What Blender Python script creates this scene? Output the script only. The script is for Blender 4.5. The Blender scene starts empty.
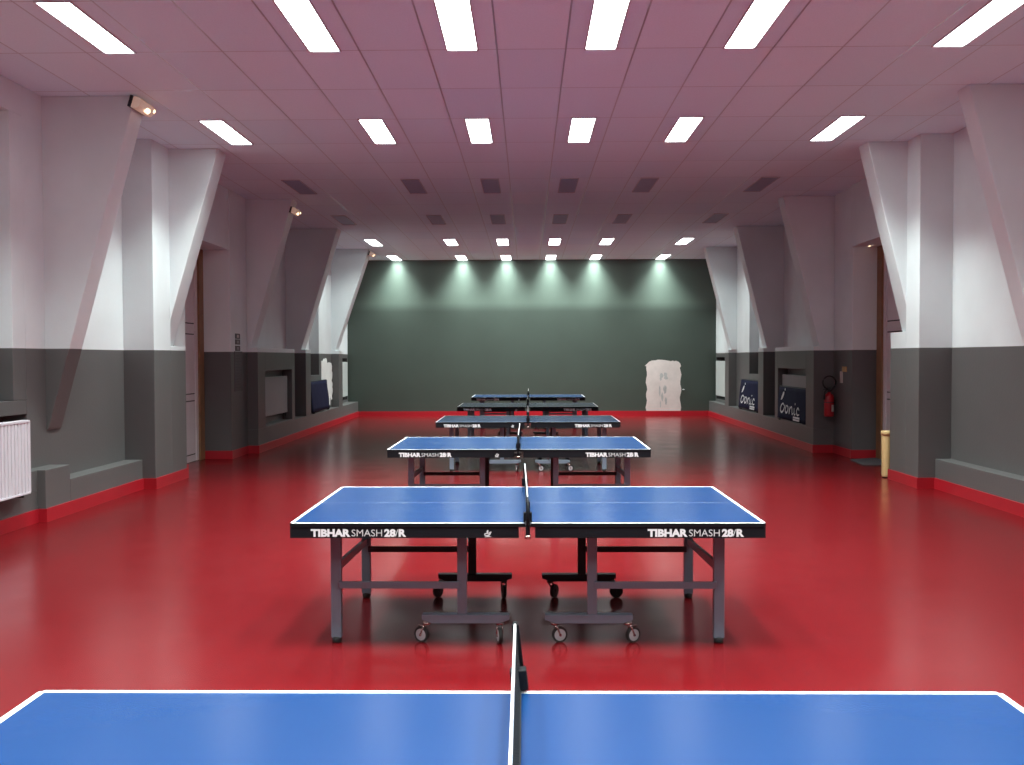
import bpy, bmesh, math, random
from mathutils import Vector, Matrix
random.seed(7)
C = bpy.context.scene.collection
PI = math.pi
HC = 4.57          # ceiling height
PAINT = 1.82       # height of the grey paint

# ------------------------------------------------------------------ materials
def mat(name, col, rough=.6, metal=0., noise=0., nscale=8., bump=0., bscale=60., spec=.5, coat=0.):
    m = bpy.data.materials.new(name); m.use_nodes = True
    nt = m.node_tree; b = nt.nodes['Principled BSDF']
    b.inputs['Base Color'].default_value = (*col, 1); b.inputs['Roughness'].default_value = rough
    b.inputs['Metallic'].default_value = metal; b.inputs['Specular IOR Level'].default_value = spec
    b.inputs['Coat Weight'].default_value = coat
    tc = nt.nodes.new('ShaderNodeTexCoord')
    if noise:
        n = nt.nodes.new('ShaderNodeTexNoise'); n.inputs['Scale'].default_value = nscale; n.inputs['Detail'].default_value = 4
        nt.links.new(tc.outputs['Object'], n.inputs['Vector'])
        mr = nt.nodes.new('ShaderNodeMapRange'); mr.inputs['To Min'].default_value = 1-noise; mr.inputs['To Max'].default_value = 1+noise
        nt.links.new(n.outputs['Fac'], mr.inputs['Value'])
        mx = nt.nodes.new('ShaderNodeVectorMath'); mx.operation = 'SCALE'; mx.inputs[0].default_value = col
        nt.links.new(mr.outputs[0], mx.inputs['Scale']); nt.links.new(mx.outputs[0], b.inputs['Base Color'])
    if bump:
        n2 = nt.nodes.new('ShaderNodeTexNoise'); n2.inputs['Scale'].default_value = bscale
        nt.links.new(tc.outputs['Object'], n2.inputs['Vector'])
        bp = nt.nodes.new('ShaderNodeBump'); bp.inputs['Strength'].default_value = bump; bp.inputs['Distance'].default_value = .01
        nt.links.new(n2.outputs['Fac'], bp.inputs['Height']); nt.links.new(bp.outputs[0], b.inputs['Normal'])
    return m
def N(nt, t, **kw):
    n = nt.nodes.new(t)
    for k, v in kw.items(): setattr(n, k, v)
    return n
def M(nt, op, a, b=None, clamp=False):
    n = nt.nodes.new('ShaderNodeMath'); n.operation = op; n.use_clamp = clamp
    for i, v in enumerate((a, b)):
        if v is None: continue
        if isinstance(v, (int, float)): n.inputs[i].default_value = v
        else: nt.links.new(v, n.inputs[i])
    return n.outputs[0]
def mixcol(nt, fac, a, b):
    n = nt.nodes.new('ShaderNodeMix'); n.data_type = 'RGBA'
    nt.links.new(fac, n.inputs[0])
    for i, v in ((6, a), (7, b)):
        if isinstance(v, tuple): n.inputs[i].default_value = (*v, 1)
        else: nt.links.new(v, n.inputs[i])
    return n.outputs[2]
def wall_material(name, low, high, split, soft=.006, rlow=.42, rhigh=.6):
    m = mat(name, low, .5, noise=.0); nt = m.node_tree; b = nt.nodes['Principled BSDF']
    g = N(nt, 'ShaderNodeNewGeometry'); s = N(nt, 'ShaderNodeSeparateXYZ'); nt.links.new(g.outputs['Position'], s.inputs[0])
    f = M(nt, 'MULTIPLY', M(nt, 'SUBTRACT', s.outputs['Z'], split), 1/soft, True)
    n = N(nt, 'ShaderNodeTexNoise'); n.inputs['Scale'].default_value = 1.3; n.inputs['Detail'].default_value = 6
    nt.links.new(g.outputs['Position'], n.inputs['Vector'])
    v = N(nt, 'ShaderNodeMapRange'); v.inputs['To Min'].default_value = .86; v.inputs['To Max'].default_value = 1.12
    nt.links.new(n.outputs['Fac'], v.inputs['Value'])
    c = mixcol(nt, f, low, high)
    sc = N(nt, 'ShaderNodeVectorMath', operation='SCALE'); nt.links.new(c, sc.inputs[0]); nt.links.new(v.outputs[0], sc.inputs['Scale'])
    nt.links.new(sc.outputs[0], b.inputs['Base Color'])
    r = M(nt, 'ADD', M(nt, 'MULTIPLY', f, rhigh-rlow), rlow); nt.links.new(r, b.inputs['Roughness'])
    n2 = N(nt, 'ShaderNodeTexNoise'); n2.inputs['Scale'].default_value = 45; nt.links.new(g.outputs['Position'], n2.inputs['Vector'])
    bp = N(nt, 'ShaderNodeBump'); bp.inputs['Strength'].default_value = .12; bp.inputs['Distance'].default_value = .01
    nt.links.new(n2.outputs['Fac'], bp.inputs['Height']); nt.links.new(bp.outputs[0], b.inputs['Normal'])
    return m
MW = wall_material('side_wall_paint', (.108, .106, .106), (.70, .75, .77), PAINT)
MB = wall_material('back_wall_paint', (.046, .064, .053), (.088, .122, .102), 3.06, soft=.25, rlow=.5, rhigh=.55)  # two-tone paint, upper coat lightened further in place of lamplight near the ceiling

def floor_material():
    m = mat('red_floor', (.42, .012, .018), .25); nt = m.node_tree; b = nt.nodes['Principled BSDF']
    g = N(nt, 'ShaderNodeNewGeometry')
    n = N(nt, 'ShaderNodeTexNoise'); n.inputs['Scale'].default_value = .7; n.inputs['Detail'].default_value = 8
    nt.links.new(g.outputs['Position'], n.inputs['Vector'])
    cr = mixcol(nt, n.outputs['Fac'], (.104, .0034, .0052), (.143, .0052, .0075))
    nt.links.new(cr, b.inputs['Base Color'])
    n3 = N(nt, 'ShaderNodeTexNoise'); n3.inputs['Scale'].default_value = 2.2; n3.inputs['Detail'].default_value = 5
    nt.links.new(g.outputs['Position'], n3.inputs['Vector'])
    mr = N(nt, 'ShaderNodeMapRange'); mr.inputs['To Min'].default_value = .16; mr.inputs['To Max'].default_value = .30
    nt.links.new(n3.outputs['Fac'], mr.inputs['Value']); nt.links.new(mr.outputs[0], b.inputs['Roughness'])
    n2 = N(nt, 'ShaderNodeTexNoise'); n2.inputs['Scale'].default_value = 14; n2.inputs['Detail'].default_value = 3
    nt.links.new(g.outputs['Position'], n2.inputs['Vector'])
    bp = N(nt, 'ShaderNodeBump'); bp.inputs['Strength'].default_value = .012; bp.inputs['Distance'].default_value = .01
    nt.links.new(n2.outputs['Fac'], bp.inputs['Height']); nt.links.new(bp.outputs[0], b.inputs['Normal'])
    b.inputs['Specular IOR Level'].default_value = .28
    return m
TX, TY = .6395, 1.255       # ceiling tile
GX0, GY0 = -1.872 + TX/2, 8.775
def ceiling_material():
    m = mat('ceiling_tiles', (.66, .56, .6), .75); nt = m.node_tree; b = nt.nodes['Principled BSDF']
    g = N(nt, 'ShaderNodeNewGeometry'); s = N(nt, 'ShaderNodeSeparateXYZ'); nt.links.new(g.outputs['Position'], s.inputs[0])
    ux = M(nt, 'DIVIDE', M(nt, 'SUBTRACT', s.outputs['X'], GX0 - 40*TX), TX); uy = M(nt, 'DIVIDE', M(nt, 'SUBTRACT', s.outputs['Y'], GY0 - 40*TY), TY)
    dx = M(nt, 'MULTIPLY', M(nt, 'ABSOLUTE', M(nt, 'SUBTRACT', M(nt, 'FRACT', M(nt, 'ADD', ux, .5)), .5)), TX)
    dy = M(nt, 'MULTIPLY', M(nt, 'ABSOLUTE', M(nt, 'SUBTRACT', M(nt, 'FRACT', M(nt, 'ADD', uy, .5)), .5)), TY)
    line = M(nt, 'LESS_THAN', M(nt, 'MINIMUM', dx, dy), .008)
    wn = N(nt, 'ShaderNodeTexWhiteNoise', noise_dimensions='2D')
    cb = N(nt, 'ShaderNodeCombineXYZ'); nt.links.new(M(nt, 'FLOOR', ux), cb.inputs[0]); nt.links.new(M(nt, 'FLOOR', uy), cb.inputs[1])
    nt.links.new(cb.outputs[0], wn.inputs['Vector'])
    t = mixcol(nt, wn.outputs['Value'], (.76, .88, .98), (.82, .92, 1.0))
    n = N(nt, 'ShaderNodeTexNoise'); n.inputs['Scale'].default_value = 60; nt.links.new(g.outputs['Position'], n.inputs['Vector'])
    t2 = mixcol(nt, M(nt, 'MULTIPLY', n.outputs['Fac'], .18), t, (.33, .36, .38))
    c = mixcol(nt, line, t2, (.52, .55, .60)); nt.links.new(M(nt, 'MULTIPLY', line, .65), b.inputs['Metallic']); nt.links.new(c, b.inputs['Base Color'])
    nt.links.new(M(nt, 'SUBTRACT', .8, M(nt, 'MULTIPLY', line, .5)), b.inputs['Roughness'])
    return m
MF = floor_material(); MC = ceiling_material()
MRED = mat('red_skirting', (.40, .012, .022), .35, noise=.1, nscale=3)
MDOOR = mat('door_paint', (.66, .60, .62), .45, noise=.05)
MGAP = mat('dark_gap', (.03, .028, .03), .8, noise=.1)
MWOOD = mat('brown_wood', (.24, .125, .06), .5, noise=.35, nscale=6)
MTIP = mat('panel_white', (.62, .62, .66), .4, noise=.03)
MRADG = mat('radiator_grey', (.27, .265, .275), .45, noise=.05)
MRADW = mat('radiator_white', (.66, .64, .70), .4, noise=.03)
MRADL = mat('radiator_pale', (.50, .54, .53), .45, noise=.04)
MBLUE = mat('table_blue', (.006, .041, .145), .24, noise=.04, nscale=3, bump=.02, bscale=240, spec=.40)
MLINE = mat('line_white', (.85, .86, .88), .4, noise=.02)
MBLK = mat('black_edge', (.004, .005, .008), .6, noise=.15, spec=.22)
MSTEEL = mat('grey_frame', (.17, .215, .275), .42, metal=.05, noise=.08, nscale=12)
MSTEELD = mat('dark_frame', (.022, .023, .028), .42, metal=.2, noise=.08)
MRUB = mat('black_rubber', (.012, .012, .013), .7, noise=.1)
MWHEEL = mat('wheel_grey', (.42, .42, .45), .4, noise=.05)
MCHROME = mat('caster_metal', (.55, .45, .43), .25, metal=.9, noise=.05)
MNET = mat('net_cord', (.012, .014, .016), .8, noise=.1)
MTAPE = mat('net_tape', (.78, .80, .82), .35, noise=.03)
MLET = mat('lettering_white', (.72, .73, .76), .5, noise=.02)
MLETG = mat('lettering_grey', (.55, .56, .58), .5, noise=.02)
MNAVY = mat('barrier_navy', (.006, .008, .036), .85, noise=.2, nscale=5, spec=.2)
MFIRE = mat('extinguisher_red', (.38, .010, .018), .35, noise=.05)
MPAT = mat('bare_plaster', (.62, .56, .54), .7, noise=.16, nscale=5)
MPATL = mat('bare_plaster_bright', (.78, .80, .78), .7, noise=.1, nscale=5)
MSMUD = mat('grey_smudge', (.40, .41, .41), .7, noise=.35, nscale=9)
MCREAM = mat('cream_plastic', (.74, .53, .25), .45, noise=.06, nscale=3)
MMAT = mat('mat_grey', (.055, .05, .055), .95, noise=.2, nscale=40)
MPAPER = mat('sign_grey', (.105, .095, .1), .6, noise=.08)
MYEL = mat('sign_yellow', (.52, .38, .16), .5, noise=.05)
MPAPERW = mat('sign_white', (.60, .55, .52), .5, noise=.05)
MFRAME = mat('light_frame', (.50, .46, .49), .5, noise=.03)
MOFF = mat('unlit_diffuser', (.30, .33, .46), .55, noise=.15, nscale=10)
def emit(name, col, s):
    m = bpy.data.materials.new(name); m.use_nodes = True; b = m.node_tree.nodes['Principled BSDF']
    b.inputs['Base Color'].default_value = (.8, .8, .8, 1); b.inputs['Emission Color'].default_value = (*col, 1); b.inputs['Emission Strength'].default_value = s
    return m
MEM = emit('lit_diffuser', (.93, 1.0, .98), 9.5)
MGLOW = emit('warm_bulb', (1, .72, .42), 2.6)
MCLEAR = emit('prismatic_cover', (1, .62, .42), .22); MCLEAR.node_tree.nodes['Principled BSDF'].inputs['Base Color'].default_value = (.5, .45, .44, 1)

# ------------------------------------------------------------------ mesh helpers
def V(*a): return Vector(a)
def box(bm, x0, x1, y0, y1, z0, z1, mi=0, f=None):
    ps = [(x, y, z) for z in (z0, z1) for x, y in ((x0, y0), (x1, y0), (x1, y1), (x0, y1))]
    if f: ps = [f(*p) for p in ps]
    vs = [bm.verts.new(p) for p in ps]
    fs = []
    for q in ((3, 2, 1, 0), (4, 5, 6, 7), (0, 1, 5, 4), (1, 2, 6, 5), (2, 3, 7, 6), (3, 0, 4, 7)):
        fc = bm.faces.new([vs[i] for i in q]); fc.material_index = mi; fs.append(fc)
    return fs
def prism(bm, pts, a, b, axis='z', mi=0):
    """polygon extruded from a to b along axis (pts are the two other coordinates in xyz order)"""
    def P(p, h): return {'z': (p[0], p[1], h), 'y': (p[0], h, p[1]), 'x': (h, p[0], p[1])}[axis]
    lo = [bm.verts.new(P(p, a)) for p in pts]; hi = [bm.verts.new(P(p, b)) for p in pts]; n = len(pts); fs = []
    fs.append(bm.faces.new(lo)); fs.append(bm.faces.new(hi[::-1]))
    for i in range(n): fs.append(bm.faces.new((lo[i], hi[i], hi[(i+1) % n], lo[(i+1) % n])))
    for f in fs: f.material_index = mi
    return fs
def cyl(bm, p0, p1, r0, r1=None, n=20, mi=0, caps=True):
    r1 = r0 if r1 is None else r1
    p0, p1 = Vector(p0), Vector(p1); d = (p1-p0).normalized()
    u = d.orthogonal().normalized(); w = d.cross(u)
    A = [bm.verts.new(p0 + r0*(math.cos(t)*u + math.sin(t)*w)) for t in [2*PI*i/n for i in range(n)]]
    B = [bm.verts.new(p1 + r1*(math.cos(t)*u + math.sin(t)*w)) for t in [2*PI*i/n for i in range(n)]]
    fs = [bm.faces.new((A[i], A[(i+1) % n], B[(i+1) % n], B[i])) for i in range(n)]
    for f in fs: f.smooth = True
    if caps: fs += [bm.faces.new(A[::-1]), bm.faces.new(B)]
    for f in fs: f.material_index = mi
def lathe(bm, o, prof, n=28, mi=0):
    rings = [[bm.verts.new((o[0]+r*math.cos(2*PI*i/n), o[1]+r*math.sin(2*PI*i/n), o[2]+z)) for i in range(n)] for r, z in prof]
    for a, b in zip(rings, rings[1:]):
        for i in range(n):
            f = bm.faces.new((a[i], a[(i+1) % n], b[(i+1) % n], b[i])); f.smooth = True; f.material_index = mi
    bm.faces.new(rings[0][::-1]).material_index = mi; bm.faces.new(rings[-1]).material_index = mi
def tube(bm, pts, r, n=8, mi=0, closed=False):
    pts = [Vector(p) for p in pts]; rings = []
    for i, p in enumerate(pts):
        a = pts[i-1] if (i or closed) else p; b = pts[(i+1) % len(pts)] if (i < len(pts)-1 or closed) else p
        d = (b-a).normalized(); ref = V(0, 0, 1) if abs(d.z) < .9 else V(1, 0, 0)
        u = d.cross(ref).normalized(); w = u.cross(d)
        rings.append([bm.verts.new(p + r*(math.cos(2*PI*k/n)*u + math.sin(2*PI*k/n)*w)) for k in range(n)])
    m = len(rings)
    for i in range(m if closed else m-1):
        a, b = rings[i], rings[(i+1) % m]
        for k in range(n):
            f = bm.faces.new((a[k], a[(k+1) % n], b[(k+1) % n], b[k])); f.smooth = True; f.material_index = mi
    if not closed: bm.faces.new(rings[0][::-1]).material_index = mi; bm.faces.new(rings[-1]).material_index = mi
def BM(): return bmesh.new()
def obj(name, bm, ms, parent=None, bevel=0., fix=True):
    if fix: bmesh.ops.recalc_face_normals(bm, faces=bm.faces)
    me = bpy.data.meshes.new(name); bm.to_mesh(me); bm.free()
    for m in (ms if isinstance(ms, (list, tuple)) else [ms]): me.materials.append(m)
    o = bpy.data.objects.new(name, me); C.objects.link(o)
    if parent: o.parent = parent
    if bevel:
        md = o.modifiers.new('bevel', 'BEVEL'); md.width = bevel; md.segments = 2; md.limit_method = 'ANGLE'; md.angle_limit = .6
    return o
def tag(o, label=None, cat=None, group=None, kind=None):
    for k, v in (('label', label), ('category', cat), ('group', group), ('kind', kind)):
        if v: o[k] = v
    return o
def empty(name, loc=(0, 0, 0), rz=0., **kw):
    o = bpy.data.objects.new(name, None); o.empty_display_size = .2; C.objects.link(o); o.location = loc; o.rotation_euler = (0, 0, rz)
    return tag(o, **kw)
def struct(name, bm, m, parent=None, bevel=0.):
    o = obj(name, bm, m, parent, bevel); o['kind'] = 'structure'; return o
def copy_tree(o, parent=None):
    c = o.copy(); C.objects.link(c); c.parent = parent
    for ch in list(o.children): copy_tree(ch, c)
    return c
def text_bm(body, size, bold=0., sx=1., italic=0.):
    cu = bpy.data.curves.new('lettering', 'FONT'); cu.body = body; cu.size = size; cu.offset = bold; cu.shear = italic; cu.resolution_u = 3
    to = bpy.data.objects.new('lettering', cu); C.objects.link(to)
    bpy.context.view_layer.update()
    me = bpy.data.meshes.new_from_object(to.evaluated_get(bpy.context.evaluated_depsgraph_get()))
    bm = BM(); bm.from_mesh(me); bpy.data.objects.remove(to); bpy.data.curves.remove(cu); bpy.data.meshes.remove(me)
    xs = [v.co.x for v in bm.verts]; x0, x1 = min(xs), max(xs)
    for v in bm.verts: v.co.x = (v.co.x-x0)*sx
    return bm, (x1-x0)*sx
def add_bm(dst, src, mi=0):
    mp = {v: dst.verts.new(v.co) for v in src.verts}
    for f in src.faces:
        try: dst.faces.new([mp[v] for v in f.verts]).material_index = mi
        except ValueError: pass
    src.free()
def fit_text(dst, body, x, w, z, h, bold, mi, y):
    """lettering in the plane y = const, left end x, width w, baseline z, cap height h"""
    bm, tw = text_bm(body, h/.70, bold)
    for v in bm.verts: v.co = V(x + v.co.x*w/tw, y, z + v.co.y)
    add_bm(dst, bm, mi)

# ------------------------------------------------------------------ room shell
YB = 27.5; YF = -3.2
def face(s, y):                     # inner face of the low side walls
    if y < 14.5: return -5.05 if s < 0 else 5.28
    return -(4.84+(y-16.7)*.0125) if s < 0 else 5.10+(y-16.7)*.02
def seg(bm, s, y0, y1, d0, d1, z0, z1):
    ps = [(face(s, y0)+s*d0, y0), (face(s, y1)+s*d0, y1), (face(s, y1)+s*d1, y1), (face(s, y0)+s*d1, y0)]
    prism(bm, ps, z0, z1, 'z')
bm = BM(); box(bm, -6.6, 6.8, YF, YB+.3, -.12, 0); struct('floor', bm, MF)
bm = BM(); box(bm, -6.6, 6.8, YF, YB+.3, HC, HC+.12); struct('ceiling', bm, MC)
ceiling = bpy.data.objects['ceiling']
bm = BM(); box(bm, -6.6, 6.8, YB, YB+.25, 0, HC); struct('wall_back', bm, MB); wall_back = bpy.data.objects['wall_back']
bm = BM(); box(bm, -6.6, 6.8, YF-.25, YF, 0, HC); struct('wall_front', bm, MW)
NICHE_D = .2
WALLS = {}
for s, nm in ((-1, 'left'), (1, 'right')):
    bm = BM(); UD = .23 if s < 0 else .20; T = 1.3
    # near bay
    if s < 0:
        seg(bm, s, 9.8, 12.2, UD, T, 0, HC)
        seg(bm, s, YF, 9.8, UD, T, 0, .35); seg(bm, s, YF, 9.8, UD+.25, T, .35, 1.13)
        seg(bm, s, YF, 9.8, UD, T, 1.13, 1.28); seg(bm, s, 9.55, 9.8, UD, T, 1.28, 4.25)
        seg(bm, s, YF, 9.55, UD+.17, T, 1.28, 4.25); seg(bm, s, YF, 9.8, UD, T, 4.25, HC)
        seg(bm, s, YF, 9.72, .085, T, 0, .33); seg(bm, s, 9.5, 9.72, .085, T, .33, .545)
        seg(bm, s, 9.72, 10.25, 0, UD+.01, 0, .545); seg(bm, s, 10.25, 12.2, 0, UD+.01, 0, .385)
    else:
        seg(bm, s, YF, 12.2, UD, T, 0, HC)
        seg(bm, s, YF, 9.25, .12, UD+.01, 0, .33)
        seg(bm, s, 9.25, 9.9, 0, UD+.01, 0, .47); seg(bm, s, 9.9, 12.2, 0, UD+.01, 0, .385)
    PD, y1, y2 = (-.17, 12.78, 13.33) if s < 0 else (-.22, 12.62, 13.15)
    seg(bm, s, 12.2, y1, PD, T, 0, HC)
    SZ = 1.88 if s < 0 else 2.04
    seg(bm, s, y1, y2, PD, T, 0, SZ); seg(bm, s, y1, y2, .08+PD+.14, T, SZ, HC)
    if s < 0: seg(bm, s, 13.33, 13.8, 0, T, 0, HC)
    bx = lambda a, b, y0, y1, z0, z1: box(bm, min(s*a, s*b), max(s*a, s*b), y0, y1, z0, z1)
    di = 5.59 if s < 0 else 5.97
    bx(di, 6.4, y2, 15.85, 0, HC)
    bx(5.05 if s < 0 else 5.42, di, y2, 15.85, 3.55, HC)
    bx(5.03 if s < 0 else 5.46, 6.4, 15.85, 16.78, 0, HC)
    # far bays
    T = 1.4; E = YB
    seg(bm, s, 16.78, E, .44, T, 0, HC)
    seg(bm, s, 16.78, E, 0, .45, 0, .43)
    n0, n1, nz0, nz1 = 17.28, 19.36, .45, 1.48
    seg(bm, s, 16.78, n0, 0, .45, .43, 1.9); seg(bm, s, n1, 19.6, 0, .45, .43, 1.9)
    seg(bm, s, n0, n1, 0, .45, nz1, 1.9); seg(bm, s, n0, n1, NICHE_D, .45, .43, nz1); seg(bm, s, n0, n1, 0, NICHE_D, .43, nz0)
    seg(bm, s, 20.65, 21.15, 0, .45, .43, 1.9)
    seg(bm, s, 23.0, 24.6, .2, .45, .43, HC); seg(bm, s, 21.15, 23.0, .2, .45, .43, 1.3)
    seg(bm, s, 24.55, 25.05, 0, .45, .43, 1.9)
    q0, q1, qz0, qz1 = 25.55, 27.42, .5, 1.7
    w = .30 if s < 0 else .2
    seg(bm, s, 25.05, q0, w, .45, .43, HC); seg(bm, s, q1, E, w, .45, .43, HC); seg(bm, s, q0, q1, w, .45, qz1, HC); seg(bm, s, q0, q1, w, .45, .43, qz0)
    WALLS[s] = struct('wall_'+nm, bm, MW, bevel=.006)
# leaning fins of the portal frames
def fin(s, y0, y1, tip, zb, xb, xw, y2=None):
    """tip: inner x at the ceiling, xb: inner x at the bottom zb, xw: outer x"""
    bm = BM(); prism(bm, [(tip, HC), (xb, zb), (xw, zb), (xw, HC)], y0, y1, 'y')
    return bm
fins = [(-1, 10.2, 10.5, -4.25, .93, -5.262, -5.6), (-1, 12.78, 13.15, -4.20, 1.87, -4.99, -5.4), (-1, 16.84, 17.2, -4.20, 1.89, -4.99, -5.5),
        (-1, 20.68, 21.1, -4.17, 1.89, -5.0, -5.5), (-1, 24.6, 25.0, -4.13, 1.89, -5.05, -5.5),
        (1, 10.0, 10.27, 4.64, .93, 5.62, 5.9), (1, 12.62, 12.96, 4.53, 2.03, 5.15, 5.5), (1, 16.84, 17.2, 4.56, 1.89, 5.22, 5.8),
        (1, 20.65, 21.0, 4.58, 1.89, 5.26, 5.8), (1, 24.5, 24.85, 4.64, 1.89, 5.32, 5.9)]
for i, a in enumerate(fins):
    o = struct('trim_%d' % (i+1), fin(*a), MW, bevel=.012)
    if a[4] > 1:                     # thin sill line under the fin
        b2 = BM(); box(b2, min(a[5], face(a[0], a[1])-a[0]*.012), max(a[5], face(a[0], a[1])-a[0]*.012), a[1]+.02, a[2]-.05, a[4]-.012, a[4]+.012); struct('sill', b2, MW, o)
# skirting
def skirt(name, pts, side):
    bm = BM(); H = .14; t = .018
    for (x0, y0), (x1, y1) in zip(pts, pts[1:]):
        d = V(x1-x0, y1-y0, 0); L = d.length
        if L < 1e-4: continue
        d /= L; n = V(-d.y, d.x, 0)*side; e = t*.98
        a = V(x0, y0, 0)-d*e*.0; b = V(x1, y1, 0)+d*e*.0
        q = [a-d*e, b+d*e, b+d*e+n*t, a-d*e+n*t]
        prism(bm, [(p.x, p.y) for p in q], 0, H, 'z')
    struct(name, bm, MRED)
fL, fR = (lambda y: face(-1, y)), (lambda y: face(1, y))
skirt('baseboard_left', [(-5.135, YF), (-5.135, 9.72), (-5.05, 9.72), (-5.05, 12.2), (-4.88, 12.2), (-4.88, 13.33), (-5.05, 13.33), (-5.05, 13.8)], -1)
skirt('baseboard_left.001', [(-5.48, 15.85), (-5.03, 15.85), (-5.03, 16.78), (fL(16.78), 16.78), (fL(YB), YB)], -1)
skirt('baseboard_right', [(5.40, YF), (5.40, 9.25), (5.28, 9.25), (5.28, 12.2), (5.06, 12.2), (5.06, 13.15)], 1)
skirt('baseboard_right.001', [(5.86, 15.85), (5.46, 15.85), (5.46, 16.78), (fR(16.78), 16.78), (fR(YB), YB)], 1)
skirt('baseboard_back', [(fL(YB), YB), (fR(YB), YB)], -1)

# bare plaster patches (ragged paint edge)
def ragged(w, h, n, amp, seed, nostraight_bottom=True):
    r = random.Random(seed); pts = []
    def edge(p0, p1, nn, nx, ny, a):
        for i in range(nn):
            t = i/nn; k = (r.random()-.3)*a
            pts.append((p0[0]+(p1[0]-p0[0])*t+nx*k, p0[1]+(p1[1]-p0[1])*t+ny*k))
    return pts, edge
pts = [(-.5, 0), (.5, 0)]
r = random.Random(4)
for i in range(1, 14): pts.append((.5+.022*math.sin(i*1.3)+(r.random()-.5)*.02, i*.098))
pts += [(.51, 1.33), (.49, 1.40), (.44, 1.455), (.36, 1.485), (.31, 1.475), (.27, 1.492), (.22, 1.475), (.15, 1.487), (.05, 1.505), (-.05, 1.515), (-.16, 1.52), (-.24, 1.50), (-.34, 1.495), (-.42, 1.46), (-.47, 1.41), (-.55, 1.335), (-.50, 1.33)]
for i in range(12, 0, -1): pts.append((-.495-.02*math.sin(i*1.7)-(r.random()-.5)*.02, i*.105))
bm = BM(); prism(bm, [(3.99+p[0], .14+p[1]*.985) for p in pts], YB-.003, YB+.01, 'y', 0)
def blob(bm, cx, cz, rx, rz, y, seed, mi):
    rr = random.Random(seed); n = 22
    f = bm.faces.new([bm.verts.new((cx+rx*(.75+.5*rr.random())*math.cos(2*PI*k/n), y, cz+rz*(.75+.5*rr.random())*math.sin(2*PI*k/n))) for k in range(n)]); f.material_index = mi
for k, a in enumerate([(3.93, 1.17, .05, .07), (4.05, 1.19, .05, .08), (4.06, 1.1, .06, .04), (3.91, 1.08, .03, .05), (3.88, .72, .025, .16), (4.03, .78, .045, .12), (3.95, .55, .03, .12), (4.06, .42, .03, .12), (3.9, .33, .02, .1)]):
    blob(bm, a[0], a[1], a[2], a[3], YB-.006-.0004*k, k, 1)
p = struct('bare_patch', bm, [MPAT, MSMUD], wall_back); p['label'] = 'pale unpainted patch with ragged edges low on the green back wall'
pts = [(23.06, 1.65)]; PSH = .16
r = random.Random(9)
top = [(23.25, 1.64), (23.4, 1.70), (23.55, 1.66), (23.62, 1.71), (23.7, 1.69), (23.74, 1.58), (24.0, 1.60), (24.25, 1.58), (24.34, 1.5), (24.3, 1.38), (24.38, 1.33), (24.36, 1.2), (24.27, 1.12), (24.4, 1.05), (24.36, .95), (24.42, .86), (24.3, .72), (24.36, .64), (24.2, .62), (24.1, .70), (24.06, .5), (23.06, .5)]
bm = BM(); prism(bm, [(y+PSH, z) for y, z in pts+top], face(-1, 23.6)-.2-.02, face(-1, 23.6)-.2+.016, 'x')
p = struct('bare_patch', bm, MPATL, WALLS[-1]); p['label'] = 'ragged white unpainted patch behind the blue barrier'

# ------------------------------------------------------------------ doors
def door(name, s, x, y0, y1, h):
    bm = BM(); t = .05
    bx = lambda b, a, c, ya, yb, za, zb: box(b, min(s*a, s*c), max(s*a, s*c), ya, yb, za, zb)
    root = empty(name, (0, 0, 0), kind='structure')
    bx(bm, x, x-.04, y0, y1, .01, h)
    struct('door_leaf', bm, MDOOR, root)
    for k, (za, zb) in enumerate(((.12, 1.02), (1.12, 2.12), (2.28, 3.36))):
        b2 = BM(); bx(b2, x-.04, x-.046, y0+.14, y1-.14, za, zb); o = struct('door_panel', b2, MGAP, root)
        b3 = BM(); bx(b3, x-.04, x-.052, y0+.155, y1-.155, za+.018, zb-.018); struct('panel_face', b3, MDOOR, o)
    b2 = BM(); bx(b2, x-.04, x-.058, y1-.1, y1, .01, h); bx(b2, x-.04, x-.058, y0, y0+.1, .01, h); struct('door_stile', b2, MDOOR, root)
    b2 = BM(); bx(b2, x-.04, x-.06, y0+.1, y1-.1, 2.17, 2.2); struct('transom_bar', b2, MDOOR, root)
    b2 = BM(); bx(b2, x+.02, x-.09, y1, y1+.22, 0, h+.05); struct('door_frame', b2, MWOOD, root, bevel=.008)
    b2 = BM(); bx(b2, x-.04, x-.09, y0+.17, y0+.28, 1.02, 1.05); bx(b2, x-.03, x-.05, y0+.16, y0+.2, .95, 1.12); struct('door_handle', b2, MSTEEL, root)
    return root
door('door_1', -1, 5.57, 14.0, 15.62, 3.5)
door('door_2', 1, 5.95, 13.8, 15.62, 3.5)

# ------------------------------------------------------------------ ceiling lights
def light_bm():
    f, d = BM(), BM(); W, L, z = .274, 1.255, -.012
    for a in ((-W/2-.012, -W/2, -L/2-.012, L/2+.012), (W/2, W/2+.012, -L/2-.012, L/2+.012), (-W/2, W/2, -L/2-.012, -L/2), (-W/2, W/2, L/2, L/2+.012)): box(f, *a, z, 0)
    q = [(-W/2+.02, -L/2), (W/2-.02, -L/2), (W/2, -L/2+.02), (W/2, L/2-.02), (W/2-.02, L/2), (-W/2+.02, L/2), (-W/2, L/2-.02), (-W/2, -L/2+.02)]
    prism(d, q, -.006, 0, 'z'); return f, d
area = bpy.data.lights.new('tube_glow', 'AREA'); area.shape = 'RECTANGLE'; area.size = .28; area.size_y = 1.2; area.spread = math.radians(103)
area.energy = 76; area.color = (.89, 1.0, .95)
area_dim = area.copy(); area_dim.energy = 48; area_dim.spread = math.radians(135)
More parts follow.
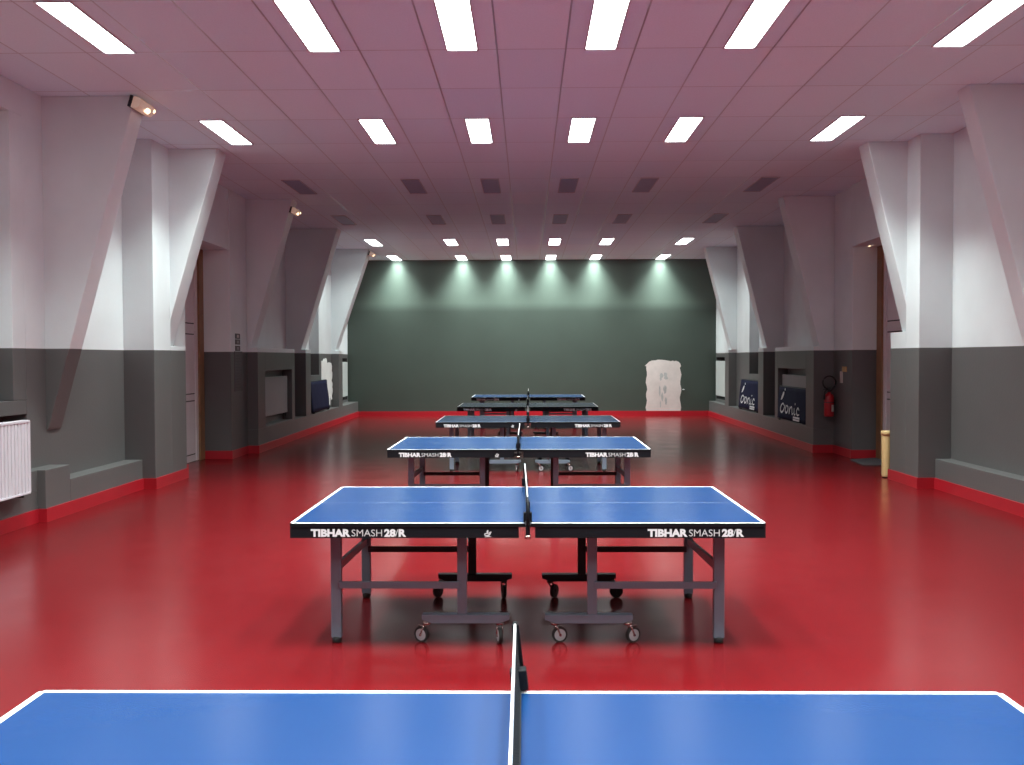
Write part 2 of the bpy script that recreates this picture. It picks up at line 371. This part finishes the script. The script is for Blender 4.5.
def make_light(lit):
    t = empty('ceiling_light'); f, d = light_bm()
    obj('light_frame', f, MFRAME, t); obj('diffuser', d, MEM if lit else MOFF, t)
    if lit:
        lo = bpy.data.objects.new('tube_glow', area); C.objects.link(lo); lo.parent = t; lo.location = (0, 0, -.03)
    return t
LX = [-3.79, -1.872, -.593, .686, 1.965, 3.88]
ROWS = [(8.145, 1, 'nearest row, cut by the top edge'), (11.90, 1, 'second row from the camera'), (15.69, 0, 'unlit row halfway down the hall'), (19.47, 0, 'unlit row beyond it'), (23.25, 1, 'lit row before the back wall'), (26.85, 1, 'row closest to the back wall')]
ORD = ['leftmost', 'second from left', 'third from left', 'third from right', 'second from right', 'rightmost']
protoL, protoD, used = make_light(True), make_light(False), set()
for yy, lit, rn in ROWS:
    for k, x in enumerate(LX):
        p = protoL if lit else protoD
        o = p if p not in used else copy_tree(p)
        used.add(p); o.location = (x, yy, HC)
        if 23 < yy < 24:
            for ch in o.children:
                if ch.type == 'LIGHT': ch.data = area_dim
        tag(o, ('lit white ceiling light, ' if lit else 'dark ceiling light, ')+ORD[k]+' in the '+rn, 'ceiling light', 'lit ceiling lights' if lit else 'unlit ceiling lights')
# more of the same fittings, unseen overhead, added to light the foreground
for yy in (4.42, .65):
    for x in LX:
        f, d = light_bm(); dd = struct('added_light_panel', d, MEM, ceiling); f.free(); dd.location = (x, yy, HC)
        lo = bpy.data.objects.new('tube_glow', area); C.objects.link(lo); lo.parent = dd; lo.location = (0, 0, -.03)

# ------------------------------------------------------------------ emergency lights
def emergency(loc, s, label, scale=1.):
    t = empty('emergency_light', loc, label=label, cat='emergency light', group='small emergency lights')
    bm = BM(); box(bm, -.012*s, .02*s, -.17, .17, -.055, .055); obj('housing', bm, MSTEELD, t, bevel=.004)
    bm = BM(); prism(bm, [(.02*s, -.055), (.075*s, -.055), (.105*s, -.015), (.105*s, .03), (.08*s, .055), (.02*s, .055)], -.168, .168, 'y'); obj('cover', bm, MCLEAR, t, bevel=.006)
    bm = BM(); prism(bm, [(-.05, -.045), (.03, -.05), (.07, -.02), (.05, .005), (-.02, .0)], min(.1*s, .108*s), max(.1*s, .108*s), 'x'); obj('bulb', bm, MGLOW, t)
    bm = BM(); lathe(bm, (.1*s, .145, .01), [(.012, -.018), (.02, 0), (.012, .018)], 12); obj('indicator_lamp', bm, MGLOW, t)
    t.rotation_euler = (0, s*.30, 0); t.scale = (scale,)*3
    return t
emergency((-4.27, 10.30, 4.49), 1, 'small lit emergency light at the top of the nearest left fin', 1.15)
emergency((-4.24, 17.0, 4.38), 1, 'small glowing emergency light on the third left fin')
emergency((-4.14, 24.75, 4.46), 1, 'tiny glowing emergency light on the farthest left fin')
emergency((5.76, 15.72, 3.60), -1, 'dim emergency light above the right doorway', .8)

# ------------------------------------------------------------------ radiators
t = empty('radiator', (-4.99, 8.28, .36), label='white ribbed radiator on the left wall at the picture edge', cat='radiator')
L0, L1 = -1.4, 1.06
bm = BM(); k = 0; y = L0
while y < L1-.05:
    box(bm, -.075, 0, y, y+.048, .012, .735); y += .06
obj('fins', bm, MRADW, t, bevel=.008)
bm = BM(); box(bm, -.085, -.02, L0, L1-.03, .03, .72); obj('core', bm, MRADG, t)
bm = BM(); box(bm, -.085, .004, L0, L1-.03, .715, .74); box(bm, -.085, .004, L0, L1-.03, 0, .022); obj('rail', bm, MRADW, t, bevel=.004)
for yy in (-1.0, .8): bm = BM(); box(bm, -.30, -.085, yy, yy+.05, .1, .6); obj('bracket', bm, MSTEELD, t)
bm = BM(); tube(bm, [(-.06, 1.0, .03), (-.06, 1.0, -.03), (-.16, 1.0, -.03)], .012); obj('valve_pipe', bm, MSTEELD, t)
def panel_rad(x, s, y0, y1, z0, z1, m, label):
    t = empty('panel_radiator', (x, (y0+y1)/2, z0), label=label, cat='radiator', group='flat panel radiators')
    L = y1-y0; H = z1-z0
    bm = BM(); box(bm, min(0, s*.035), max(0, s*.035), -L/2, L/2, 0, H); obj('panel', bm, m, t, bevel=.008)
    for yy in (-L*.35, L*.35):
        bm = BM(); box(bm, min(s*.035, s*.09), max(s*.035, s*.072), yy-.02, yy+.02, .1, H-.1); obj('bracket', bm, MSTEELD, t)
    bm = BM(); cyl(bm, (s*.02, L/2-.06, -.09), (s*.02, L/2-.06, 0), .011, n=10); obj('valve_pipe', bm, MSTEELD, t)
for s, nm in ((-1, 'left'), (1, 'right')):
    panel_rad(face(s, 18.2)+s*.1, s, 17.36, 19.31, .60, 1.35, MRADG, 'dull grey panel radiator in the left wall niche' if s < 0 else 'dull grey panel radiator behind the nearer right blue barrier')
    panel_rad(face(s, 26.5)+s*(.29 if s < 0 else .19), s, 25.7, 27.36, .60, 1.60, MRADL, 'pale panel radiator in the far left corner' if s < 0 else 'pale panel radiator in the far right corner')

# ------------------------------------------------------------------ blue barriers
def stroke(bm, pts, r, y, mi=0):
    """flat brush stroke through (x, z, width) points in the plane y"""
    P = []
    for i in range(len(pts)-1):
        for k in range(5):
            t = k/5; a, b = pts[i], pts[i+1]
            p0 = pts[max(i-1, 0)]; p3 = pts[min(i+2, len(pts)-1)]
            cr = lambda q: .5*((2*a[q])+(-p0[q]+b[q])*t+(2*p0[q]-5*a[q]+4*b[q]-p3[q])*t*t+(-p0[q]+3*a[q]-3*b[q]+p3[q])*t**3)
            P.append((cr(0), cr(1), max(cr(2), .1)))
    P.append(pts[-1]); Ls = []
    for i, p in enumerate(P):
        a = P[max(i-1, 0)]; b = P[min(i+1, len(P)-1)]; dx, dz = b[0]-a[0], b[1]-a[1]; l = math.hypot(dx, dz) or 1
        nx, nz = -dz/l*r*p[2], dx/l*r*p[2]
        Ls.append((bm.verts.new((p[0]+nx, y, p[1]+nz)), bm.verts.new((p[0]-nx, y, p[1]-nz))))
    for (a, b), (c, d) in zip(Ls, Ls[1:]): bm.faces.new((a, c, d, b)).material_index = mi
def barrier(x, s, yc, L, lean, marked, label, H=.72, yaw=0.):
    """the face looks along -s x; local x runs along the wall as read from the hall"""
    t = empty('barrier', (x, yc, .445), s*(PI/2)+yaw, label=label, cat='barrier', group='blue fabric barriers')
    # local: front face towards -y
    t.rotation_euler = (-lean, 0, (PI/2 if s < 0 else -PI/2)+yaw)
    bm = BM(); nx = 14
    front = []; nz = 8
    for iz in range(nz+1):
        front.append([bm.verts.new((-L/2+L*ix/nx, -.018-.012*math.sin(PI*ix/nx)*math.sin(PI*iz/nz)+.004*math.sin(ix*1.9+iz), .02+(H-.04)*iz/nz)) for ix in range(nx+1)])
    back = [[bm.verts.new((v.co.x, .018, v.co.z)) for v in row] for row in front]
    for iz in range(nz):
        for ix in range(nx):
            f = bm.faces.new((front[iz][ix], front[iz][ix+1], front[iz+1][ix+1], front[iz+1][ix])); f.smooth = True
            bm.faces.new((back[iz][ix+1], back[iz][ix], back[iz+1][ix], back[iz+1][ix+1]))
    for ix in range(nx):
        bm.faces.new((front[0][ix+1], front[0][ix], back[0][ix], back[0][ix+1])); bm.faces.new((front[nz][ix], front[nz][ix+1], back[nz][ix+1], back[nz][ix]))
    for iz in range(nz):
        bm.faces.new((front[iz][0], front[iz+1][0], back[iz+1][0], back[iz][0])); bm.faces.new((front[iz+1][nx], front[iz][nx], back[iz][nx], back[iz+1][nx]))
    cov = obj('fabric_cover', bm, MNAVY, t)
    bm = BM(); tube(bm, [(-L/2+.01, .0, .0), (-L/2+.01, .0, H-.01), (L/2-.01, .0, H-.01), (L/2-.01, .0, .0)], .012); tube(bm, [(-L/2+.01, 0, .02), (L/2-.01, 0, .02)], .012); obj('frame', bm, MSTEELD, t)
    for sx in (-1, 1):
        bm = BM(); box(bm, sx*L*.42-.04, sx*L*.42+.04, -.03, .028, -.012, .012); obj('foot', bm, MRUB, t)
    if marked:
        y = -.036; k = L/1.95
        S = lambda pts: [((a*k)-L/2, z, w) for a, z, w in pts]
        bm = BM()
        # handwritten word with a tall swinging figure stroke over the first letter
        stroke(bm, S([(.26, .40, .4), (.33, .45, 1.3), (.42, .52, 1.5), (.47, .56, .7)]), .028, y)
        stroke(bm, S([(.50, .595, 1.), (.52, .615, 1.5), (.54, .63, 1.)]), .018, y)
        stroke(bm, S([(.52, .29, .6), (.42, .33, .8), (.30, .28, 1.), (.26, .20, 1.1), (.34, .15, 1.), (.47, .19, .9), (.58, .31, .8)]), .02, y)
        stroke(bm, S([(.66, .29, .8), (.60, .22, 1.), (.66, .155, 1.), (.76, .19, 1.), (.78, .27, .9), (.70, .30, .7), (.66, .29, .6)]), .019, y)
        stroke(bm, S([(.86, .29, .8), (.88, .15, 1.), (.92, .25, .9), (1.02, .29, 1.), (1.06, .24, 1.), (1.08, .15, .9), (1.16, .18, .6)]), .018, y)
        stroke(bm, S([(1.20, .28, .8), (1.22, .155, 1.), (1.30, .17, .6)]), .018, y); stroke(bm, S([(1.235, .345, 1.), (1.265, .365, 1.)]), .018, y)
        stroke(bm, S([(1.52, .25, .7), (1.44, .29, .9), (1.36, .22, 1.), (1.42, .155, 1.), (1.54, .17, .6)]), .018, y)
        obj('script_logo', bm, MLET, cov)
        bm = BM(); box(bm, 1.16*k-L/2, 1.56*k-L/2, y-.002, y+.004, .035, .115); box(bm, 1.18*k-L/2, 1.54*k-L/2, y-.004, y, .07, .08, 1); obj('patch_label', bm, [MLET, MNAVY], cov)
    return t
barrier(face(-1, 22.25)-.03, -1, 22.38, 2.15, .10, False, 'crumpled dark blue barrier leaning against the left wall', H=.74, yaw=.03)
barrier(face(1, 22.2)+.05, 1, 22.32, 2.1, .10, True, 'dark blue barrier with white script, farther of the two on the right wall')
barrier(face(1, 18.2)+.025, 1, 18.33, 2.0, .05, True, 'dark blue barrier with white script, nearer of the two on the right wall', H=.68)

# ------------------------------------------------------------------ small wall things
t = empty('fire_extinguisher', (5.325, 16.62, .655), label='red fire extinguisher hanging on the right wall', cat='fire extinguisher')
bm = BM(); lathe(bm, (0, 0, 0), [(.07, 0), (.083, .012), (.085, .03), (.085, .33), (.078, .365), (.055, .395), (.028, .41), (.026, .43)]); obj('cylinder_body', bm, MFIRE, t)
bm = BM(); cyl(bm, (0, 0, .43), (0, 0, .475), .03); box(bm, -.11, .02, -.015, .015, .47, .485); box(bm, -.10, .02, -.015, .015, .497, .51); obj('valve_head', bm, MSTEELD, t)
bm = BM(); hp = [(.02, -.02, .45)]+[(-.01+.115*math.sin(a), -.04, .60-.115*math.cos(a)) for a in [PI*.2+i*PI*1.75/16 for i in range(17)]]+[(-.09, -.05, .45), (-.1, -.05, .3)]
tube(bm, hp, .014); obj('hose', bm, MRUB, t)
bm = BM(); n = 8
for i in range(n):
    a0, a1 = -1.35+i*.85/n, -1.35+(i+1)*.85/n; R_ = .0865
    bm.faces.new([bm.verts.new((R_*math.cos(a), R_*math.sin(a), z)) for a, z in ((a0, .09), (a1, .09), (a1, .21), (a0, .21))])
obj('instruction_label', bm, MPAPERW, t)
bm = BM(); box(bm, -.03, .03, .08, .12, .2, .3); tube(bm, [(.088*math.cos(a), .088*math.sin(a), .25) for a in [2*PI*i/20 for i in range(20)]], .006, closed=True); obj('wall_bracket', bm, MSTEELD, t)
t = empty('wall_sign', (5.455, 16.30, 1.255), -PI/2, label='small yellow square sign with white strip beside the fire extinguisher', cat='sign')
bm = BM(); box(bm, .0, .20, -.012, .004, .195, .285); obj('yellow_plate', bm, MYEL, t)
bm = BM(); box(bm, -.11, .0, -.012, .004, 0, .2); obj('white_strip', bm, MPAPERW, t)
# tall notice on the left wall
t = empty('notice_strip', (-5.03, 16.05, 1.14), label='tall grey notice with framed pictograms on the left wall past the door', cat='notice')
bm = BM(); box(bm, -.002, .008, -.02, .42, 0, .69); o = obj('sheet', bm, MPAPER, t)
bm = BM()
for k in range(12): box(bm, .008, .0095, .04, .34-.05*(k % 3), .06+k*.05, .07+k*.05)
obj('text_lines', bm, MSTEELD, o)
for k, z in enumerate((.70, .81, .91)):
    bm = BM(); box(bm, -.002, .008, .04, .30, z, z+.09); o = obj('pictogram_plate', bm, MPAPER, t)
    bm = BM(); box(bm, .008, .010, .12, .22, z+.02, z+.07); obj('pictogram', bm, MPAPERW if k == 2 else MRADG, o)
# cream bin and mat
t = empty('tall_bin', (5.075, 13.31, 0), label='tall narrow cream bin standing by the right wall corner', cat='bin')
bm = BM(); lathe(bm, (0, 0, 0), [(.058, .012), (.062, .03), (.066, .61), (.066, .615)]); obj('bin_body', bm, MCREAM, t)
bm = BM(); lathe(bm, (0, 0, 0), [(.066, .60), (.076, .605), (.076, .645), (.070, .66), (.050, .664)]); obj('rim', bm, MCREAM, t)
bm = BM(); lathe(bm, (0, 0, 0), [(.052, 0), (.056, .014)]); obj('base', bm, MRUB, t)
t = BM(); prism(t, [(5.33, 15.55), (5.84, 15.8), (5.84, 14.75), (5.26, 14.75)], .001, .016, 'z')
tag(obj('door_mat', t, MMAT), 'dark grey mat on the floor at the right doorway', 'mat')
t = BM(); box(t, 4.54, 4.60, YB-.03, YB, .755, .775); box(t, 4.56, 4.575, YB-.05, YB-.025, .755, .785)
tag(obj('wall_hook', t, MLET), 'tiny white hook on the back wall right of the bare patch', 'hook')

# ------------------------------------------------------------------ table tennis table
def make_table():
    t = empty('table_tennis_table')
    W, D, TH, Z = 1.37, 1.525, .022, .76
    for s in (-1, 1):
        bm = BM(); a, b = .0006, W-.001
        # top with its white border lines as faces of the board, corners rounded
        xs = [a, b-.02, b]; ys = [-D/2, -D/2+.02, -.0009, .0009, D/2-.02, D/2]; r = .012
        vs = {}
        for i, x in enumerate(xs):
            for j, y in enumerate(ys):
                vs[i, j] = bm.verts.new((s*x, y, Z))
        for i in range(2):
            for j in range(5):
                f = bm.faces.new((vs[i, j], vs[i+1, j], vs[i+1, j+1], vs[i, j+1]))
                f.material_index = 1 if (i == 1 or j in (0, 2, 4)) else 0
        lo = {}
        ring = [(0, 0), (1, 0), (2, 0), (2, 1), (2, 2), (2, 3), (2, 4), (2, 5), (1, 5), (0, 5), (0, 4), (0, 3), (0, 2), (0, 1)]
        for q in ring: lo[q] = bm.verts.new(vs[q].co-V(0, 0, TH))
        for q0, q1 in zip(ring, ring[1:]+ring[:1]): bm.faces.new((vs[q0], vs[q1], lo[q1], lo[q0])).material_index = 2
        bm.faces.new([lo[q] for q in ring]).material_index = 2
        corner = [e for e in bm.edges if abs(e.verts[0].co.z-e.verts[1].co.z) > .01 and abs(e.verts[0].co.x) > b-.001 and abs(abs(e.verts[0].co.y)-D/2) < .001]
        bmesh.ops.bevel(bm, geom=corner, offset=r, segments=3, affect='EDGES')
        for fc in bm.faces:
            fc.normal_update()
            if abs(fc.normal.z) < .3: fc.material_index = 2
        obj('tabletop', bm, [MBLUE, MLINE, MBLK], t)
        z0, z1 = .674, Z-TH
        for yy, sy in ((-D/2, -1), (D/2, 1)):
            bm = BM(); x0, x1 = .047, W-.004; y0, y1 = yy-sy*.003, yy-sy*.028
            box(bm, min(s*x0, s*x1), max(s*x0, s*x1), min(y0, y1), max(y0, y1), z0, z1)
            ap = obj('apron', bm, MBLK, t)
            # printed on the side that faces out
            L = BM(); yt = -D/2+.003-.0012; xa = -1.246 if s < 0 else .692
            for body, dx, w, bold, mi in (('TIBHAR', 0, .229, .003, 0), ('SMASH', .236, .176, 0., 1), ('28', .424, .066, .003, 0), ('/', .487, .018, 0., 1), ('R', .507, .044, .003, 0)):
                fit_text(L, body, xa+dx, w, .684, .040, bold, mi, yt)
            if sy > 0:
                for v in L.verts: v.co = V(-v.co.x, -v.co.y, v.co.z)
                if s > 0:
                    for v in L.verts: v.co.x += 1.246+.692-.0+0.0-(.692-.692)
                if s < 0:
                    for v in L.verts: v.co.x -= 1.246+.692
                for v in L.verts: pass
            obj('lettering', L, [MLET, MLETG], ap, fix=False)
            if s*sy > 0:
                G = BM(); cx = -.222; y = yt
                st = lambda pts: [(cx+u*.024, .7+w*.021, k) for u, w, k in pts]
                stroke(G, st([(-.1, .95, .6), (-.2, .45, 1.3), (-.15, 0, .8)]), .0042, y, 0)
                stroke(G, st([(.75, .45, .5), (.45, .25, 1.5), (.25, -.3, 1.3), (-.2, -.55, 1.1), (-.75, -.5, .9), (-.85, -.1, .8), (-.3, .05, .8), (.1, .0, .7)]), .0036, y, 0)
                stroke(G, st([(-.9, -.95, .4), (0, -.85, .9), (.7, -.92, .4)]), .003, y, 0)
                if sy > 0:
                    for v in G.verts: v.co = V(-v.co.x, -v.co.y, v.co.z)
                obj('emblem', G, MLETG, ap, fix=False)
        bm = BM(); box(bm, min(s*(W-.03), s*(W-.004)), max(s*(W-.03), s*(W-.004)), -D/2+.028, D/2-.028, z0, z1); obj('end_apron', bm, MBLK, t)
        bm = BM()
        for xx in (.39, 1.147): box(bm, s*xx-.02, s*xx+.02, -D/2+.03, D/2-.03, .70, z1)
        obj('cross_beam', bm, MSTEELD, t)
        for sy in (-1, 1):
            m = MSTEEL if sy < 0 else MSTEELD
            yl = sy*.525
            bm = BM(); x = s*1.147
            box(bm, x-.032, x+.032, yl-.02, yl+.02, .03, z1); lg = obj('leg', bm, MSTEEL, t, bevel=.004)
            bm = BM(); lathe(bm, (x, yl, 0), [(.026, 0), (.029, .006), (.029, .03), (.022, .036)], 16); obj('rubber_foot', bm, MRUB, lg)
            bm = BM(); xi = s*.39
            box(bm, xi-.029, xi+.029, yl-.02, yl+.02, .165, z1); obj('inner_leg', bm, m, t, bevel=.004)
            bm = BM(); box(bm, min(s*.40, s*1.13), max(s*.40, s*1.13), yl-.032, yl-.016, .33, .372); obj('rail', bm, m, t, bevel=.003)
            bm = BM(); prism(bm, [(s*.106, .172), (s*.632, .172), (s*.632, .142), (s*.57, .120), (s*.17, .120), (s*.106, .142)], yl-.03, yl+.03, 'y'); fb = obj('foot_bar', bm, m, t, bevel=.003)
            for xc, tw in ((.165, .25*s), (.605, -.5*s*sy)):
                # caster: swivel plate, fork, wheel; trails to one side
                bm = BM(); tw = tw if sy < 0 else {(-1, .605): 1.0, (1, .165): 1.05, (-1, .165): .9, (1, .605): .15}[s, xc]; c, sn = math.cos(tw), math.sin(tw); hx = s*xc
                off = .03*(1 if xc > .3 else (1 if s > 0 else .0))*s
                wx = hx+off; wy = yl-(.022 if not off else 0)
                ax = V(sn, -c, 0) if off else V(1, .25, 0).normalized()
                ctr = V(wx, wy, .047)
                cyl(bm, ctr-ax*.011, ctr+ax*.011, .047, n=28, mi=0); cyl(bm, ctr-ax*.0125, ctr+ax*.0125, .035, n=24, mi=1 if sy < 0 else 0); cyl(bm, ctr-ax*.02, ctr+ax*.02, .008, n=10, mi=2)
                cyl(bm, (hx, yl, .108), (hx, yl, .124), .024, n=16, mi=2)
                for sg in (-1, 1):
                    e = ctr+ax*.016*sg; q = V(hx, yl, .110)+ax*.016*sg
                    tube(bm, [q, (q+e)/2+V(0, 0, .008), e], .0065, 6, mi=2)
                if xc > .3 and sy < 0:
                    d = ax.cross(V(0, 0, 1)); d = d if d.x*s > 0 else -d
                    bm2 = [V(hx, yl-.012, .102), V(hx, yl-.012, .102)+d*.06-V(0, 0, .006)]
                    tube(bm, bm2, .007, 6, mi=2)
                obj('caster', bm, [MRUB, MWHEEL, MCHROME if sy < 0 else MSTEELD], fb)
        bm = BM(); x = s*1.147
        vs8 = []
        prism(bm, [(-.505, .42), (.505, .385), (.505, .43), (-.505, .475)], x-.012, x+.012, 'x'); obj('side_brace', bm, MSTEEL, t, bevel=.002)
    return t
def make_net():
    t = empty('table_net'); H = .1525; L = 1.83/2; Z = .7615
    bm = BM(); n = 120; r = .0009
    for i in range(n+1):
        y = -L+2*L*i/n; box(bm, -r, r, y-r, y+r, Z+.004, Z+H-.012)
    for k in range(11):
        z = Z+.004+k*.0135; box(bm, -r, r, -L, L, z-r, z+r)
    obj('netting', bm, MNET, t)
    bm = BM(); box(bm, -.0035, .0035, -L+.16, L-.16+.15, Z+H-.014, Z+H, 0); box(bm, -.0045, .0045, -L, -L+.16, Z+H-.03, Z+H-.002, 1); obj('top_tape', bm, [MTAPE, MBLK], t, bevel=.0012)
    bm = BM(); box(bm, -.003, .003, -L, L, Z, Z+.008); obj('bottom_tape', bm, MNET, t)
    for s in (-1, 1):
        bm = BM(); y = s*(L-.0)
        box(bm, -.011, .011, y-.006, y+.006, Z-.03, Z+H-.006); cyl(bm, (0, y, Z-.012), (0, y, Z+H+.002), .0075, n=12); obj('post', bm, MBLK, t)
        bm = BM()
        box(bm, -.024, .024, min(s*.742, s*.785), max(s*.742, s*.785), Z+.0042, Z+.062); box(bm, -.016, .016, min(s*.765, y), max(s*.765, y)+.004, Z+.003, Z+.016); box(bm, -.012, .012, s*.78-.012, s*.78+.012, Z-.075, Z+.01)
        box(bm, -.012, .012, min(s*.72, s*.785), max(s*.72, s*.785), Z-.06, Z-.048)
        cl = obj('clamp', bm, MBLK, t, bevel=.003)
        bm = BM(); cyl(bm, (0, s*.745, Z-.085), (0, s*.745, Z-.048), .006, n=10); cyl(bm, (0, s*.79, Z-.085), (0, s*.79, Z-.066), .018, n=16); cyl(bm, (0, s*.80, Z-.03), (0, s*.815, Z-.03), .01, n=12, mi=0); obj('clamp_screw', bm, MCHROME if s < 0 else MSTEELD, cl)
    return t
TABLES = [(-.028, 1.8886, .003, 'blue tennis table nearest the camera, cut off by the bottom edge'),
          (-.004, 6.123, .001, 'whole blue tennis table second from the camera, standing on the red floor'),
          (-.088, 10.455, -.0015, 'bright blue tennis table third from the camera'),
          (.010, 14.59, -.002, 'dim slate blue tennis table fourth from the camera, in the unlit zone'),
          (.013, 18.87, -.006, 'dim slate blue tennis table fifth from the camera, second farthest'),
          (.028, 23.26, -.004, 'blue tennis table farthest away, closest to the back wall')]
NETS = ['white taped net across the nearest blue table', 'net with bright tape on the second table from the camera', 'net with pale tape on the third table from the camera',
        'dark net on the fourth table from the camera', 'dark net on the fifth table from the camera', 'dark net on the farthest table']
NETX = [(-.019, .003), (-.008, .012), (-.092, -.002), (.012, 0), (.013, -.006), (.028, -.004)]
pt, pn = make_table(), make_net()
for i, (x, y, a, lab) in enumerate(TABLES):
    o = pt if i == 0 else copy_tree(pt); o.location = (x, y, 0); o.rotation_euler = (0, 0, a); tag(o, lab, 'table', 'table tennis tables in a row')
    o = pn if i == 0 else copy_tree(pn); th = -.11 if i == 0 else 0.; o.location = (NETX[i][0]-.76*math.sin(th), y, .763*(1-math.cos(th))); o.rotation_euler = (0, th, NETX[i][1]); tag(o, NETS[i], 'net', 'table tennis nets')

# ------------------------------------------------------------------ camera, world, look
f, pitch, yaw, roll, H = 937.71, .02656, .016155, .00291, 1.7108
fw = V(-math.sin(yaw)*math.cos(pitch), math.cos(yaw)*math.cos(pitch), -math.sin(pitch)); rt = V(math.cos(yaw), math.sin(yaw), 0); dn = fw.cross(rt)
c, sn = math.cos(roll), math.sin(roll); r2 = c*rt+sn*dn; d2 = -sn*rt+c*dn
cam = bpy.data.cameras.new('camera'); co = bpy.data.objects.new('camera', cam); C.objects.link(co)
mw = Matrix((( r2.x, -d2.x, -fw.x, 0), (r2.y, -d2.y, -fw.y, 0), (r2.z, -d2.z, -fw.z, H), (0, 0, 0, 1)))
co.matrix_world = mw; cam.sensor_fit = 'HORIZONTAL'; cam.sensor_width = 36; cam.lens = f*36/1024; cam.clip_start = .05; cam.clip_end = 100
sc = bpy.context.scene; sc.camera = co
w = bpy.data.worlds.new('world'); sc.world = w; w.use_nodes = True
w.node_tree.nodes['Background'].inputs[0].default_value = (.05, .05, .06, 1)
sc.view_settings.view_transform = 'Standard'; sc.view_settings.look = 'None'; sc.view_settings.exposure = 0.
sc.cycles.use_denoising = True; sc.cycles.max_bounces = 8; sc.cycles.diffuse_bounces = 5; sc.cycles.glossy_bounces = 4; sc.cycles.sample_clamp_indirect = 6
